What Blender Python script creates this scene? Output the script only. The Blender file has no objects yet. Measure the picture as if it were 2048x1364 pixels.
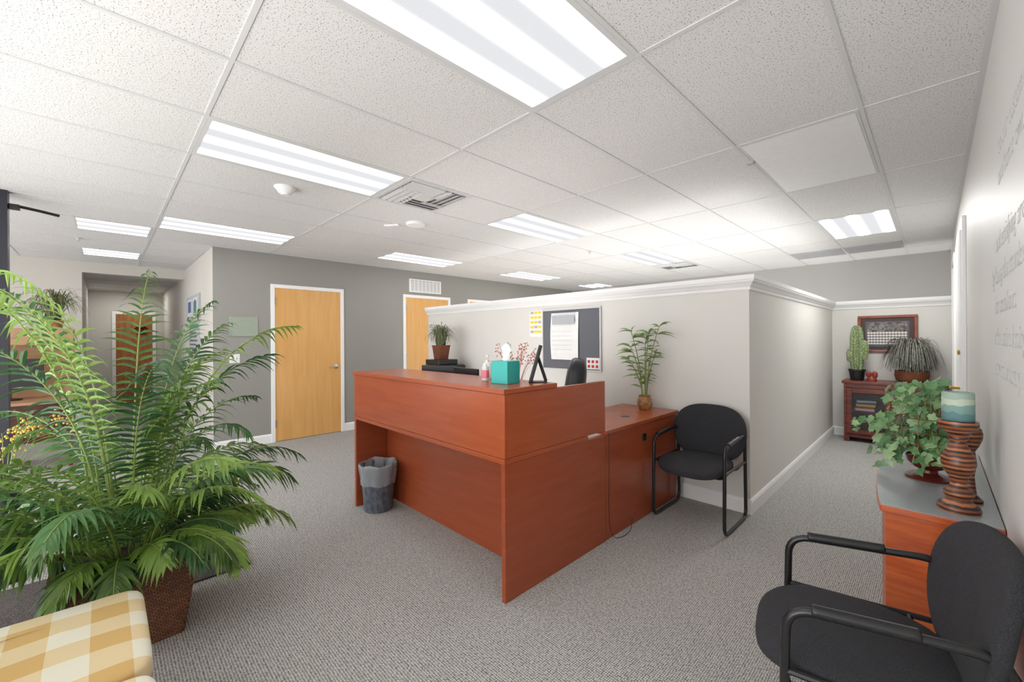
import bpy, bmesh, math, random
from mathutils import Vector, Matrix
random.seed(7)
sc=bpy.context.scene
R=math.radians
# ------------------------------------------------------------ materials
def lin(c):
    o=[]
    for v in c:
        v=v/255.0
        o.append(v/12.92 if v<=0.04045 else ((v+0.055)/1.055)**2.4)
    return (o[0],o[1],o[2],1.0)
def base(name):
    m=bpy.data.materials.new(name); m.use_nodes=True
    nt=m.node_tree
    return m,nt,nt.nodes['Principled BSDF']
def setin(n,k,v):
    if k in n.inputs: n.inputs[k].default_value=v
def mat(name,c,rough=0.5,metal=0.0,c2=None,scale=20,stretch=(1,1,1),bump=0.0,detail=4,lo=0.35,hi=0.65,spec=0.5,bscale=None,alpha=None,trans=0):
    m,nt,p=base(name)
    setin(p,'Roughness',rough); setin(p,'Metallic',metal); setin(p,'Specular IOR Level',spec)
    setin(p,'Base Color',lin(c))
    if trans: setin(p,'Transmission Weight',trans)
    if alpha is not None: setin(p,'Alpha',alpha)
    tc=nt.nodes.new('ShaderNodeTexCoord'); mp=nt.nodes.new('ShaderNodeMapping')
    mp.inputs['Scale'].default_value=stretch
    nt.links.new(tc.outputs['Object'],mp.inputs['Vector'])
    nz=nt.nodes.new('ShaderNodeTexNoise'); nz.inputs['Scale'].default_value=scale; nz.inputs['Detail'].default_value=detail
    nt.links.new(mp.outputs['Vector'],nz.inputs['Vector'])
    cr=nt.nodes.new('ShaderNodeValToRGB')
    if c2 is None: c2=tuple(max(0,x*0.975) for x in c); lo=0.2; hi=0.8
    cr.color_ramp.elements[0].position=lo; cr.color_ramp.elements[1].position=hi
    cr.color_ramp.elements[0].color=lin(c2); cr.color_ramp.elements[1].color=lin(c)
    nt.links.new(nz.outputs['Fac'],cr.inputs['Fac']); nt.links.new(cr.outputs['Color'],p.inputs['Base Color'])
    if bump:
        b=nt.nodes.new('ShaderNodeBump'); b.inputs['Strength'].default_value=bump; b.inputs['Distance'].default_value=0.01
        n2=nz
        if bscale:
            n2=nt.nodes.new('ShaderNodeTexNoise'); n2.inputs['Scale'].default_value=bscale
            nt.links.new(tc.outputs['Object'],n2.inputs['Vector'])
        nt.links.new(n2.outputs['Fac'],b.inputs['Height']); nt.links.new(b.outputs['Normal'],p.inputs['Normal'])
    return m
def emis(name,c,lo,hi,stripes):
    m,nt,p=base(name)
    nt.nodes.remove(p)
    e=nt.nodes.new('ShaderNodeEmission'); e.inputs['Color'].default_value=lin(c)
    nt.links.new(e.outputs[0],nt.nodes['Material Output'].inputs['Surface'])
    tc=nt.nodes.new('ShaderNodeTexCoord'); sx=nt.nodes.new('ShaderNodeSeparateXYZ')
    nt.links.new(tc.outputs['Object'],sx.inputs[0])
    a=nt.nodes.new('ShaderNodeMath'); a.operation='MULTIPLY'; a.inputs[1].default_value=2*math.pi*stripes
    nt.links.new(sx.outputs['X'],a.inputs[0])
    b=nt.nodes.new('ShaderNodeMath'); b.operation='COSINE'; nt.links.new(a.outputs[0],b.inputs[0])
    c_=nt.nodes.new('ShaderNodeMapRange'); c_.inputs['From Min'].default_value=-1; c_.inputs['From Max'].default_value=1
    c_.inputs['To Min'].default_value=0; c_.inputs['To Max'].default_value=1
    nt.links.new(b.outputs[0],c_.inputs['Value'])
    pw=nt.nodes.new('ShaderNodeMath'); pw.operation='POWER'; pw.inputs[1].default_value=5.0; nt.links.new(c_.outputs[0],pw.inputs[0])
    # prismatic dimples of the acrylic lens
    ck=nt.nodes.new('ShaderNodeTexVoronoi'); ck.inputs['Scale'].default_value=90; ck.inputs['Randomness'].default_value=0.1; nt.links.new(tc.outputs['Object'],ck.inputs['Vector'])
    ml=nt.nodes.new('ShaderNodeMapRange'); ml.inputs['To Min'].default_value=1.05; ml.inputs['To Max'].default_value=0.9; nt.links.new(ck.outputs['Distance'],ml.inputs['Value'])
    d=nt.nodes.new('ShaderNodeMapRange'); d.inputs['To Min'].default_value=lo; d.inputs['To Max'].default_value=hi
    nt.links.new(pw.outputs[0],d.inputs['Value'])
    mm=nt.nodes.new('ShaderNodeMath'); mm.operation='MULTIPLY'; nt.links.new(d.outputs[0],mm.inputs[0]); nt.links.new(ml.outputs[0],mm.inputs[1])
    nt.links.new(mm.outputs[0],e.inputs['Strength'])
    return m
def weave(name,c1,c2,scale,rough=0.7,bump=0.6,row=0.5,bw=0.5,mortar=0.03,cm=None):
    m,nt,p=base(name); setin(p,'Roughness',rough)
    tc=nt.nodes.new('ShaderNodeTexCoord')
    sx=nt.nodes.new('ShaderNodeSeparateXYZ'); nt.links.new(tc.outputs['Object'],sx.inputs[0])
    s=nt.nodes.new('ShaderNodeMath'); s.operation='ADD'; nt.links.new(sx.outputs['X'],s.inputs[0]); nt.links.new(sx.outputs['Y'],s.inputs[1])
    cx=nt.nodes.new('ShaderNodeCombineXYZ'); nt.links.new(s.outputs[0],cx.inputs['X']); nt.links.new(sx.outputs['Z'],cx.inputs['Y'])
    br=nt.nodes.new('ShaderNodeTexBrick'); br.inputs['Scale'].default_value=scale
    br.inputs['Color1'].default_value=lin(c1); br.inputs['Color2'].default_value=lin(c2); br.inputs['Mortar'].default_value=lin(cm or tuple(x*0.4 for x in c2))
    br.inputs['Mortar Size'].default_value=mortar; br.inputs['Brick Width'].default_value=bw; br.inputs['Row Height'].default_value=row*0.5
    nt.links.new(cx.outputs[0],br.inputs['Vector']); nt.links.new(br.outputs['Color'],p.inputs['Base Color'])
    b=nt.nodes.new('ShaderNodeBump'); b.inputs['Strength'].default_value=bump; b.inputs['Distance'].default_value=0.004; b.invert=True
    nt.links.new(br.outputs['Fac'],b.inputs['Height']); nt.links.new(b.outputs['Normal'],p.inputs['Normal'])
    return m
def leafmat(name,c1,c2,rough=0.4):
    m,nt,p=base(name); setin(p,'Roughness',rough)
    oi=nt.nodes.new('ShaderNodeObjectInfo'); tc=nt.nodes.new('ShaderNodeTexCoord')
    nz=nt.nodes.new('ShaderNodeTexNoise'); nz.inputs['Scale'].default_value=11
    nt.links.new(tc.outputs['Object'],nz.inputs['Vector'])
    ad=nt.nodes.new('ShaderNodeMath'); ad.operation='ADD'; nt.links.new(oi.outputs['Random'],ad.inputs[0]); nt.links.new(nz.outputs['Fac'],ad.inputs[1])
    cr=nt.nodes.new('ShaderNodeValToRGB'); cr.color_ramp.elements[0].position=0.3; cr.color_ramp.elements[1].position=0.98
    cr.color_ramp.elements[0].color=lin(c1); cr.color_ramp.elements[1].color=lin(c2)
    mu=nt.nodes.new('ShaderNodeMath'); mu.operation='MULTIPLY'; mu.inputs[1].default_value=0.72
    nt.links.new(ad.outputs[0],mu.inputs[0]); nt.links.new(mu.outputs[0],cr.inputs['Fac'])
    nt.links.new(cr.outputs['Color'],p.inputs['Base Color'])
    tr=nt.nodes.new('ShaderNodeBsdfTranslucent'); mx=nt.nodes.new('ShaderNodeMixShader'); mx.inputs[0].default_value=0.25
    nt.links.new(cr.outputs['Color'],tr.inputs['Color'])
    nt.links.new(p.outputs[0],mx.inputs[1]); nt.links.new(tr.outputs[0],mx.inputs[2])
    nt.links.new(mx.outputs[0],nt.nodes['Material Output'].inputs['Surface'])
    return m

M={}
M['white']=mat('white_paint',(240,240,239),0.4,scale=2)
M['wall_light']=mat('wall_greige',(219,217,211),0.6,scale=1.5)
M['wall_right']=mat('wall_pale',(224,223,219),0.45,scale=1.5)
M['wall_dark']=mat('wall_grey_taupe',(150,148,142),0.65,scale=1.5)
M['wall_far']=mat('wall_grey',(176,174,172),0.65,scale=1.5)
M['wall_cream']=mat('wall_cream',(204,200,192),0.65,scale=1.5)
M['door']=mat('maple_veneer',(222,172,106),0.35,c2=(214,161,94),scale=5,stretch=(4,4,0.35),detail=6)
M['doorred']=mat('stained_door',(176,110,60),0.4,c2=(150,88,46),scale=5,stretch=(4,4,0.4))
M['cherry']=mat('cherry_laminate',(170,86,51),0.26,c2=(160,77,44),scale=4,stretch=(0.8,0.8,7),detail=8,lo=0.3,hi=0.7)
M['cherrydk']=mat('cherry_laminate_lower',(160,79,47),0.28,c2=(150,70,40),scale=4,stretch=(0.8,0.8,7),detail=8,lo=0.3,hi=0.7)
M['console']=mat('figured_wood',(196,98,48),0.28,c2=(172,76,36),scale=6,stretch=(1,1,9),detail=5)
M['greylam']=mat('grey_laminate',(152,157,160),0.25,c2=(146,151,154),scale=200)
M['black']=mat('black_plastic',(24,24,25),0.4)
M['blackmetal']=mat('black_tube',(28,28,29),0.3)
M['fabric']=mat('black_fabric',(56,56,60),0.9,c2=(28,28,32),scale=380,bump=0.5)
M['leather']=mat('black_leather',(34,34,37),0.35,bump=0.1,scale=60)
M['chrome']=mat('brushed_metal',(200,198,192),0.25,metal=1.0)
M['brass']=mat('brass',(210,170,90),0.25,metal=1.0)
M['silver']=mat('silver_screen',(205,206,206),0.4)
M['slot']=mat('dark_slot',(96,96,98),0.7)
M['ventshade']=mat('vent_shade_grey',(158,158,160),0.7)  # grey that paints the shade behind vent louvers
M['dkwood']=mat('dark_cherry_wood',(122,54,34),0.3,c2=(86,36,24),scale=8,stretch=(1,1,5))
M['frameWood']=mat('frame_wood',(150,78,46),0.3,c2=(120,54,30),scale=14)
M['glassdk']=mat('smoked_glass',(40,42,44),0.08)
M['teal']=mat('teal_card',(60,180,172),0.5)
M['paper']=mat('white_paper',(234,234,232),0.8)
M['tissue']=mat('tissue',(244,244,244),0.9)
M['boardgrey']=mat('grey_felt',(104,106,112),0.9,c2=(98,100,106),scale=200)
M['yellow']=mat('yellow_print',(236,210,64),0.7)
M['greyprint']=mat('grey_print',(176,178,182),0.7)
M['greenp']=mat('green_print',(84,140,98),0.7)
M['bluep']=mat('blue_print',(72,94,140),0.6)
M['redp']=mat('red_print',(190,50,50),0.6)
M['pink']=mat('pink_label',(222,120,132),0.5)
M['clearpl']=mat('clear_plastic',(224,220,222),0.15,alpha=0.75)
M['letter']=mat('grey_vinyl',(203,203,201),0.5)
M['plaque']=mat('glass_plaque',(158,168,152),0.1)
M['wick']=weave('brown_wicker',(150,98,68),(116,74,52),26,mortar=.035)
M['wickgrey']=weave('grey_wicker',(148,154,168),(100,106,122),34)
M['wicktan']=weave('tan_wicker',(160,96,58),(120,66,40),50)
M['soil']=mat('soil',(60,44,34),0.95,c2=(36,26,20),scale=60,bump=0.5)
M['leaf']=leafmat('palm_leaf',(40,78,34),(136,168,76))
M['leafdk']=leafmat('palm_leaf_deep',(30,68,40),(92,134,78))
M['leafivy']=leafmat('ivy_leaf',(58,112,62),(172,206,152))
M['leafvar']=leafmat('ivy_leaf_pale',(120,164,104),(206,222,184))
M['leafbam']=leafmat('bamboo_leaf',(80,114,62),(156,182,110))
M['stem']=mat('stem_green',(130,150,76),0.5)
M['drygrass']=mat('dark_grass',(150,150,138),0.7,c2=(80,80,72),scale=40)
M['olive']=mat('olive_grass',(130,134,92),0.7,c2=(80,88,58),scale=30)
M['berry']=mat('pink_berry',(204,122,110),0.4)
M['yflower']=mat('yellow_flower',(200,170,70),0.5)
M['cactus']=mat('cactus_green',(112,134,88),0.7,c2=(178,184,144),scale=70,lo=0.4,hi=0.5)
M['ceram']=mat('ceramic_glaze',(180,140,90),0.3,c2=(130,84,50),scale=30)
M['redclay']=mat('red_figurine',(136,50,34),0.4)
M['redpot']=mat('oxblood_pot',(100,38,28),0.25)
M['sill']=mat('metal_dark',(30,32,44),0.4)
M['grille']=mat('grey_grille',(178,179,180),0.5)
M['slab']=mat('plain_panel',(234,234,234),0.5)
M['mat']=mat('door_mat',(96,88,86),0.95,c2=(62,56,56),scale=140,bump=0.8)
M['lens']=emis('fluorescent_lens',(251,252,255),0.70,10.0,4.6)
M['tan']=mat('tan_laminate',(176,136,100),0.5)
def zstripes(name,cols,freq,rough=0.35,amp=0.35):
    m,nt,p=base(name); setin(p,'Roughness',rough)
    tc=nt.nodes.new('ShaderNodeTexCoord'); sx=nt.nodes.new('ShaderNodeSeparateXYZ'); nt.links.new(tc.outputs['Object'],sx.inputs[0])
    nz=nt.nodes.new('ShaderNodeTexNoise'); nz.inputs['Scale'].default_value=25; nt.links.new(tc.outputs['Object'],nz.inputs['Vector'])
    a=nt.nodes.new('ShaderNodeMath'); a.operation='MULTIPLY_ADD'; a.inputs[1].default_value=freq
    n2=nt.nodes.new('ShaderNodeMath'); n2.operation='MULTIPLY'; n2.inputs[1].default_value=amp
    nt.links.new(nz.outputs['Fac'],n2.inputs[0])
    nt.links.new(sx.outputs['Z'],a.inputs[0]); nt.links.new(n2.outputs[0],a.inputs[2])
    f=nt.nodes.new('ShaderNodeMath'); f.operation='FRACT'; nt.links.new(a.outputs[0],f.inputs[0])
    cr=nt.nodes.new('ShaderNodeValToRGB'); cr.color_ramp.interpolation='CONSTANT'
    el=cr.color_ramp.elements
    el[0].position=0; el[0].color=lin(cols[0]); el[1].position=1.0/len(cols); el[1].color=lin(cols[1])
    for i in range(2,len(cols)):
        e=el.new(i/len(cols)); e.color=lin(cols[i])
    nt.links.new(f.outputs[0],cr.inputs['Fac']); nt.links.new(cr.outputs['Color'],p.inputs['Base Color'])
    return m
M['zstripe']=zstripes('striped_turned_wood',[(158,94,56),(66,40,30),(130,74,44),(50,32,28),(168,106,66),(90,50,36),(138,82,50),(58,36,30)],15,amp=.15)
M['candle']=zstripes('layered_wax',[(78,116,120),(92,130,130),(120,152,144),(178,190,172),(148,170,154)],7.6,0.6,amp=.3)
def gingham():
    m,nt,p=base('yellow_gingham'); setin(p,'Roughness',0.9); setin(p,'Specular IOR Level',0.15)
    tc=nt.nodes.new('ShaderNodeTexCoord'); sx=nt.nodes.new('ShaderNodeSeparateXYZ'); nt.links.new(tc.outputs['Object'],sx.inputs[0])
    outs=[]
    for ax in ('X','Y'):
        a=nt.nodes.new('ShaderNodeMath'); a.operation='MULTIPLY_ADD'; a.inputs[1].default_value=5.2; a.inputs[2].default_value=50.35
        nt.links.new(sx.outputs[ax],a.inputs[0])
        f=nt.nodes.new('ShaderNodeMath'); f.operation='FRACT'; nt.links.new(a.outputs[0],f.inputs[0])
        g=nt.nodes.new('ShaderNodeMath'); g.operation='GREATER_THAN'; g.inputs[1].default_value=0.5; nt.links.new(f.outputs[0],g.inputs[0]); outs.append(g)
    s=nt.nodes.new('ShaderNodeMath'); s.operation='ADD'; nt.links.new(outs[0].outputs[0],s.inputs[0]); nt.links.new(outs[1].outputs[0],s.inputs[1])
    d=nt.nodes.new('ShaderNodeMath'); d.operation='MULTIPLY'; d.inputs[1].default_value=0.5; nt.links.new(s.outputs[0],d.inputs[0])
    cr=nt.nodes.new('ShaderNodeValToRGB'); el=cr.color_ramp.elements
    cr.color_ramp.interpolation='CONSTANT'
    el[0].position=0; el[0].color=lin((220,215,196)); el[1].position=0.3; el[1].color=lin((214,194,154)); e=el.new(0.8); e.color=lin((200,166,108))
    nz=nt.nodes.new('ShaderNodeTexNoise'); nz.inputs['Scale'].default_value=500; nt.links.new(tc.outputs['Object'],nz.inputs['Vector'])
    b=nt.nodes.new('ShaderNodeBump'); b.inputs['Strength'].default_value=0.3; b.inputs['Distance'].default_value=0.003
    nt.links.new(nz.outputs['Fac'],b.inputs['Height']); nt.links.new(b.outputs['Normal'],p.inputs['Normal'])
    nt.links.new(d.outputs[0],cr.inputs['Fac']); nt.links.new(cr.outputs['Color'],p.inputs['Base Color'])
    return m
M['gingham']=gingham()
def carpet():
    m,nt,p=base('loop_carpet'); setin(p,'Roughness',0.95); setin(p,'Specular IOR Level',0.1)
    tc=nt.nodes.new('ShaderNodeTexCoord')
    mp=nt.nodes.new('ShaderNodeMapping'); mp.inputs['Scale'].default_value=(1,0.8,1); nt.links.new(tc.outputs['Object'],mp.inputs['Vector'])
    v=nt.nodes.new('ShaderNodeTexVoronoi'); v.inputs['Scale'].default_value=112; v.inputs['Randomness'].default_value=0.26
    nt.links.new(mp.outputs[0],v.inputs['Vector'])
    cr=nt.nodes.new('ShaderNodeValToRGB'); el=cr.color_ramp.elements
    el[0].position=0.18; el[0].color=lin((208,206,201)); el[1].position=0.68; el[1].color=lin((88,87,85))
    nt.links.new(v.outputs['Distance'],cr.inputs['Fac'])
    sp=nt.nodes.new('ShaderNodeTexNoise'); sp.inputs['Scale'].default_value=75; nt.links.new(tc.outputs['Object'],sp.inputs['Vector'])
    mr=nt.nodes.new('ShaderNodeMapRange'); mr.inputs['From Min'].default_value=.3; mr.inputs['From Max'].default_value=.7; mr.inputs['To Min'].default_value=0.9; mr.inputs['To Max'].default_value=1.12; nt.links.new(sp.outputs['Fac'],mr.inputs['Value'])
    vm=nt.nodes.new('ShaderNodeVectorMath'); vm.operation='SCALE'; nt.links.new(cr.outputs['Color'],vm.inputs[0]); nt.links.new(mr.outputs[0],vm.inputs['Scale'])
    nt.links.new(vm.outputs[0],p.inputs['Base Color'])
    b=nt.nodes.new('ShaderNodeBump'); b.inputs['Strength'].default_value=0.3; b.inputs['Distance'].default_value=0.003; b.invert=True
    nt.links.new(v.outputs['Distance'],b.inputs['Height']); nt.links.new(b.outputs['Normal'],p.inputs['Normal'])
    return m
M['carpet']=carpet()
def tile():
    m,nt,p=base('acoustic_tile'); setin(p,'Roughness',0.95); setin(p,'Specular IOR Level',0.1)
    tc=nt.nodes.new('ShaderNodeTexCoord')
    nz=nt.nodes.new('ShaderNodeTexNoise'); nz.inputs['Scale'].default_value=165; nz.inputs['Detail'].default_value=1.5
    nt.links.new(tc.outputs['Object'],nz.inputs['Vector'])
    cr=nt.nodes.new('ShaderNodeValToRGB'); el=cr.color_ramp.elements
    el[0].position=0.33; el[0].color=lin((128,126,124)); el[1].position=0.40; el[1].color=lin((219,218,217))
    nt.links.new(nz.outputs['Fac'],cr.inputs['Fac']); nt.links.new(cr.outputs['Color'],p.inputs['Base Color'])
    return m
M['tile']=tile()
M['grid']=mat('grid_metal',(208,208,208),0.6,scale=2)

# ------------------------------------------------------------ geometry
def fillet(pts,r,closed=False,n=5):
    pts=[Vector(p) for p in pts]; out=[]; N=len(pts)
    for i,p in enumerate(pts):
        if not closed and (i==0 or i==N-1): out.append(p); continue
        a=pts[(i-1)%N]; b=pts[(i+1)%N]
        ra=min(r,(a-p).length*0.48); rb=min(r,(b-p).length*0.48)
        s=p+(a-p).normalized()*ra; e=p+(b-p).normalized()*rb
        for k in range(n+1):
            t=k/n; out.append(s*(1-t)**2+p*2*t*(1-t)+e*t*t)
    return out
class G:
    def __init__(s): s.bm=bmesh.new(); s.xf=Matrix.Identity(4)
    def v(s,co): return s.bm.verts.new(s.xf@Vector(co))
    def f(s,vs,mi=0):
        try:
            f=s.bm.faces.new(vs); f.material_index=mi; return f
        except ValueError: return None
    def poly(s,pts,mi=0): return s.f([s.v(p) for p in pts],mi)
    def box(s,a,b,mi=0):
        x0,x1=sorted((a[0],b[0])); y0,y1=sorted((a[1],b[1])); z0,z1=sorted((a[2],b[2]))
        vs=[s.v(c) for c in [(x0,y0,z0),(x1,y0,z0),(x1,y1,z0),(x0,y1,z0),(x0,y0,z1),(x1,y0,z1),(x1,y1,z1),(x0,y1,z1)]]
        for q in [(3,2,1,0),(4,5,6,7),(0,1,5,4),(1,2,6,5),(2,3,7,6),(3,0,4,7)]: s.f([vs[i] for i in q],mi)
        return s
    def prism(s,pts,z0,z1,mi=0):
        a=[s.v((x,y,z0)) for x,y in pts]; b=[s.v((x,y,z1)) for x,y in pts]; n=len(pts)
        s.f(a[::-1],mi); s.f(b,mi)
        for i in range(n): s.f([a[i],a[(i+1)%n],b[(i+1)%n],b[i]],mi)
        return s
    def loft(s,rings,cap=True,mi=0,closed=False):
        R_=[[s.v(p) for p in r] for r in rings]; n=len(R_[0])
        m=len(R_)
        for i in range(m if closed else m-1):
            A=R_[i]; B=R_[(i+1)%m]
            for j in range(n): s.f([A[j],A[(j+1)%n],B[(j+1)%n],B[j]],mi)
        if cap and not closed:
            s.f(R_[0][::-1],mi); s.f(R_[-1],mi)
        return s
    def lathe(s,prof,seg=28,c=(0,0,0),mi=0,cap=True,rib=0,ribn=0):
        rings=[]
        for r,z in prof:
            ring=[]
            for i in range(seg):
                a=2*math.pi*i/seg; rr=r*(1+(rib*math.cos(ribn*a) if rib else 0))
                ring.append((c[0]+rr*math.cos(a),c[1]+rr*math.sin(a),c[2]+z))
            rings.append(ring)
        return s.loft(rings,cap,mi)
    def sqlathe(s,prof,c=(0,0,0),mi=0,cap=True,rad=0.15):
        rings=[]
        for h,z in prof:
            r=h*rad; ring=[]
            for qx,qy,a0 in [(1,1,0),(-1,1,90),(-1,-1,180),(1,-1,270)]:
                for k in range(4):
                    a=R(a0+k*30); ring.append((c[0]+qx*(h-r)+r*math.cos(a),c[1]+qy*(h-r)+r*math.sin(a),c[2]+z))
            rings.append(ring)
        return s.loft(rings,cap,mi)
    def tube(s,pts,r,seg=8,closed=False,mi=0,r2=None):
        pts=[Vector(p) for p in pts]; N=len(pts); rings=[]
        prev=None
        for i,p in enumerate(pts):
            if closed: t=(pts[(i+1)%N]-pts[(i-1)%N])
            else: t=pts[min(i+1,N-1)]-pts[max(i-1,0)]
            if t.length<1e-9: t=Vector((0,0,1))
            t.normalize()
            if prev is None:
                up=Vector((0,0,1)) if abs(t.z)<0.9 else Vector((1,0,0)); n=t.cross(up).normalized()
            else:
                n=prev-t*prev.dot(t)
                n=n.normalized() if n.length>1e-6 else t.orthogonal().normalized()
            prev=n; b=t.cross(n)
            rr=r if r2 is None else r+(r2-r)*i/(N-1)
            rings.append([p+n*rr*math.cos(2*math.pi*k/seg)+b*rr*math.sin(2*math.pi*k/seg) for k in range(seg)])
        return s.loft(rings,True,mi,closed)
    def sell(s,c,a,e1=0.4,e2=0.5,nu=14,nv=32,mi=0,fn=None):
        sp=lambda x,e:(abs(x)**e)*(1 if x>=0 else -1)
        rings=[]
        for i in range(1,nu):
            ph=-math.pi/2+math.pi*i/nu; ring=[]
            for j in range(nv):
                th=2*math.pi*j/nv
                p=Vector((a[0]*sp(math.cos(ph),e1)*sp(math.cos(th),e2),a[1]*sp(math.cos(ph),e1)*sp(math.sin(th),e2),a[2]*sp(math.sin(ph),e1)))
                if fn: p=fn(p)
                ring.append(p+Vector(c))
            rings.append(ring)
        return s.loft(rings,True,mi)
    def sweep(s,path,prof,mi=0):
        P=[Vector(p) for p in path]; n=len(P); rings=[]
        for i in range(n):
            ds=[]
            if i>0: ds.append((P[i]-P[i-1]).normalized())
            if i<n-1: ds.append((P[i+1]-P[i]).normalized())
            ns=[Vector((d.y,-d.x)) for d in ds]
            if len(ns)==2:
                m=(ns[0]+ns[1]).normalized(); m=m/ m.dot(ns[0])
            else: m=ns[0]
            rings.append([(P[i].x+m.x*o,P[i].y+m.y*o,z) for o,z in prof])
        return s.loft(rings,True,mi)
    def make(s,name,mats,parent=None,smooth=False,bev=0,loc=None,rot=None,label=None,cat=None,kind=None,group=None,seg=2):
        bmesh.ops.recalc_face_normals(s.bm,faces=s.bm.faces[:])
        me=bpy.data.meshes.new(name); s.bm.to_mesh(me); s.bm.free()
        if not isinstance(mats,(list,tuple)): mats=[mats]
        for m in mats: me.materials.append(M[m] if isinstance(m,str) else m)
        if smooth:
            for p in me.polygons: p.use_smooth=True
            try: me.set_sharp_from_angle(angle=R(42))
            except Exception: pass
        o=bpy.data.objects.new(name,me); sc.collection.objects.link(o)
        if bev:
            b=o.modifiers.new('bevel','BEVEL'); b.width=bev; b.segments=seg; b.limit_method='ANGLE'
        if parent: o.parent=parent
        if loc: o.location=loc
        if rot: o.rotation_euler=rot
        if label: o['label']=label
        if cat: o['category']=cat
        if kind: o['kind']=kind
        if group: o['group']=group
        return o
def thing(name,loc,label,cat,rz=0,group=None):
    e=bpy.data.objects.new(name,None); sc.collection.objects.link(e); e.empty_display_size=0.1
    e.location=loc; e.rotation_euler=(0,0,rz); e['label']=label; e['category']=cat
    if group: e['group']=group
    return e
def struct(name,g,m,**k): return g.make(name,m,kind='structure',**k)
def textmesh(name,body,size,mtx,m,parent=None,label=None,cat=None,align='CENTER',ext=0.0005,group=None,off=0,shear=0):
    cu=bpy.data.curves.new(name,'FONT'); cu.body=body; cu.size=size; cu.align_x=align; cu.extrude=ext; cu.offset=off; cu.shear=shear
    t=bpy.data.objects.new('tmp',cu); sc.collection.objects.link(t)
    dg=bpy.context.evaluated_depsgraph_get(); dg.update()
    me=bpy.data.meshes.new_from_object(t.evaluated_get(dg)); bpy.data.objects.remove(t)
    me.materials.clear(); me.materials.append(M[m])
    o=bpy.data.objects.new(name,me); sc.collection.objects.link(o)
    if parent: o.parent=parent
    o.matrix_local=mtx
    if label: o['label']=label
    if cat: o['category']=cat
    if group: o['group']=group
    return o
def orient(ax,ay,loc):
    ax=Vector(ax); ay=Vector(ay); az=ax.cross(ay)
    m=Matrix((ax,ay,az)).transposed().to_4x4(); m.translation=Vector(loc); return m

# ------------------------------------------------------------ room shell
CZ=2.60; WX=0.17; DX=-6.39; FY=8.40; LX=-8.9; BY=-3.2; HX=-12.6; PY=3.66; PX=-1.03; EY=7.5
struct('floor',G().box((HX-.1,BY,-.1),(WX+.12,FY+.12,0)),'carpet')
struct('ceiling',G().box((LX,BY,CZ),(WX+.12,FY+.12,CZ+.1)),'tile')
struct('ceiling_hall',G().box((HX-.1,-.22-.1,2.50),(LX-.001,.99,CZ+.1)),'tile')
struct('wall_right',G().box((WX,BY,0),(WX+.12,FY+.12,CZ)),'wall_right')
struct('wall_far',G().box((DX,FY,0),(WX,FY+.12,CZ)),'wall_far')
struct('wall_left',G().box((DX-.12,.99+.12,0),(DX,FY+.12,CZ)),'wall_dark')
struct('wall_hall',G().box((HX,.99,0),(DX,1.11,CZ)),'wall_cream')
struct('trim_1',G().box((DX,.99,0),(DX+.002,1.112,CZ)),'wall_dark')
struct('wall_hall_back',G().box((HX-.1,-.32,0),(HX,1.11,2.5)),'wall_cream')
struct('wall_entry',G().box((LX-.12,BY,0),(LX,-.22,CZ)),'wall_cream')
struct('wall_hall_side',G().box((HX,-.32,0),(LX-.12,-.22,2.5)),'wall_cream')
path=[(-5.6,PY),(PX,PY),(PX,EY),(WX,EY)]
struct('wall_partition',G().sweep(path,[(0,0),(0,1.87),(-.12,1.87),(-.12,0)]),'wall_light')
g=G()
g.sweep([(-5.62,PY)]+path[1:],[(0,1.785),(.008,1.785),(.011,1.80),(.011,1.808),(.018,1.815),(.026,1.83),(.042,1.848),(.046,1.862),(.05,1.865),(.05,1.90),(-.17,1.90),(-.17,1.865),(-.13,1.785),(-.12,1.785),(-.12,1.8),(0,1.8)])
struct('trim_2',g,'white',smooth=False)
bbp=[(0,0),(.016,0),(.016,.095),(.010,.112),(.004,.12),(0,.12)]
struct('baseboard_partition',G().sweep([(-5.6,PY),(PX,PY),(PX,EY),(WX,EY)],bbp),'white')
doors_left=[(1.64,2.645),(3.667,4.655),(5.07,6.07)]
ys=[.99]+[q for d in doors_left for q in d]+[FY]
for i in range(0,len(ys),2):
    struct('baseboard_left' if i==0 else 'baseboard_left_%d'%(i//2+1),G().sweep([(DX,ys[i]),(DX,ys[i+1])],bbp),'white')
struct('baseboard_right',G().sweep([(WX,4.5),(WX,BY)],bbp),'white')
struct('baseboard_hall',G().sweep([(HX,.99),(DX,.99)],bbp),'white')
GX0=-.262; SX=.608; GY0=.395; SY=1.217
g=G()
x=GX0
while x>LX+.1:
    g.box((x-.010,BY,CZ-.004),(x+.010,FY,CZ+.002)); x-=SX
yy=GY0-3*SY
while yy<FY:
    if yy>BY: g.box((LX,yy-.010,CZ-.0038),(WX,yy+.010,CZ+.002))
    yy+=SY
g.box((WX-.02,BY,CZ-.004),(WX,FY,CZ)); g.box((DX,FY-.02,CZ-.004),(WX,FY,CZ)); g.box((DX,1.0,CZ-.004),(DX+.02,FY,CZ)); g.box((LX,.97,CZ-.004),(DX+.02,.99,CZ))
struct('trim_3',g,'grid')
g=G()
x=LX-.3
while x>HX: g.box((x-.012,-.22,2.495),(x+.012,.99,2.502)); x-=.608
g.box((HX,.38,2.4952),(LX,.404,2.502)); struct('trim_4',g,'grid')
struct('trim_5',G().box((LX-.12,-.22,2.44),(LX+.004,.99,CZ)),'wall_cream')

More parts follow.
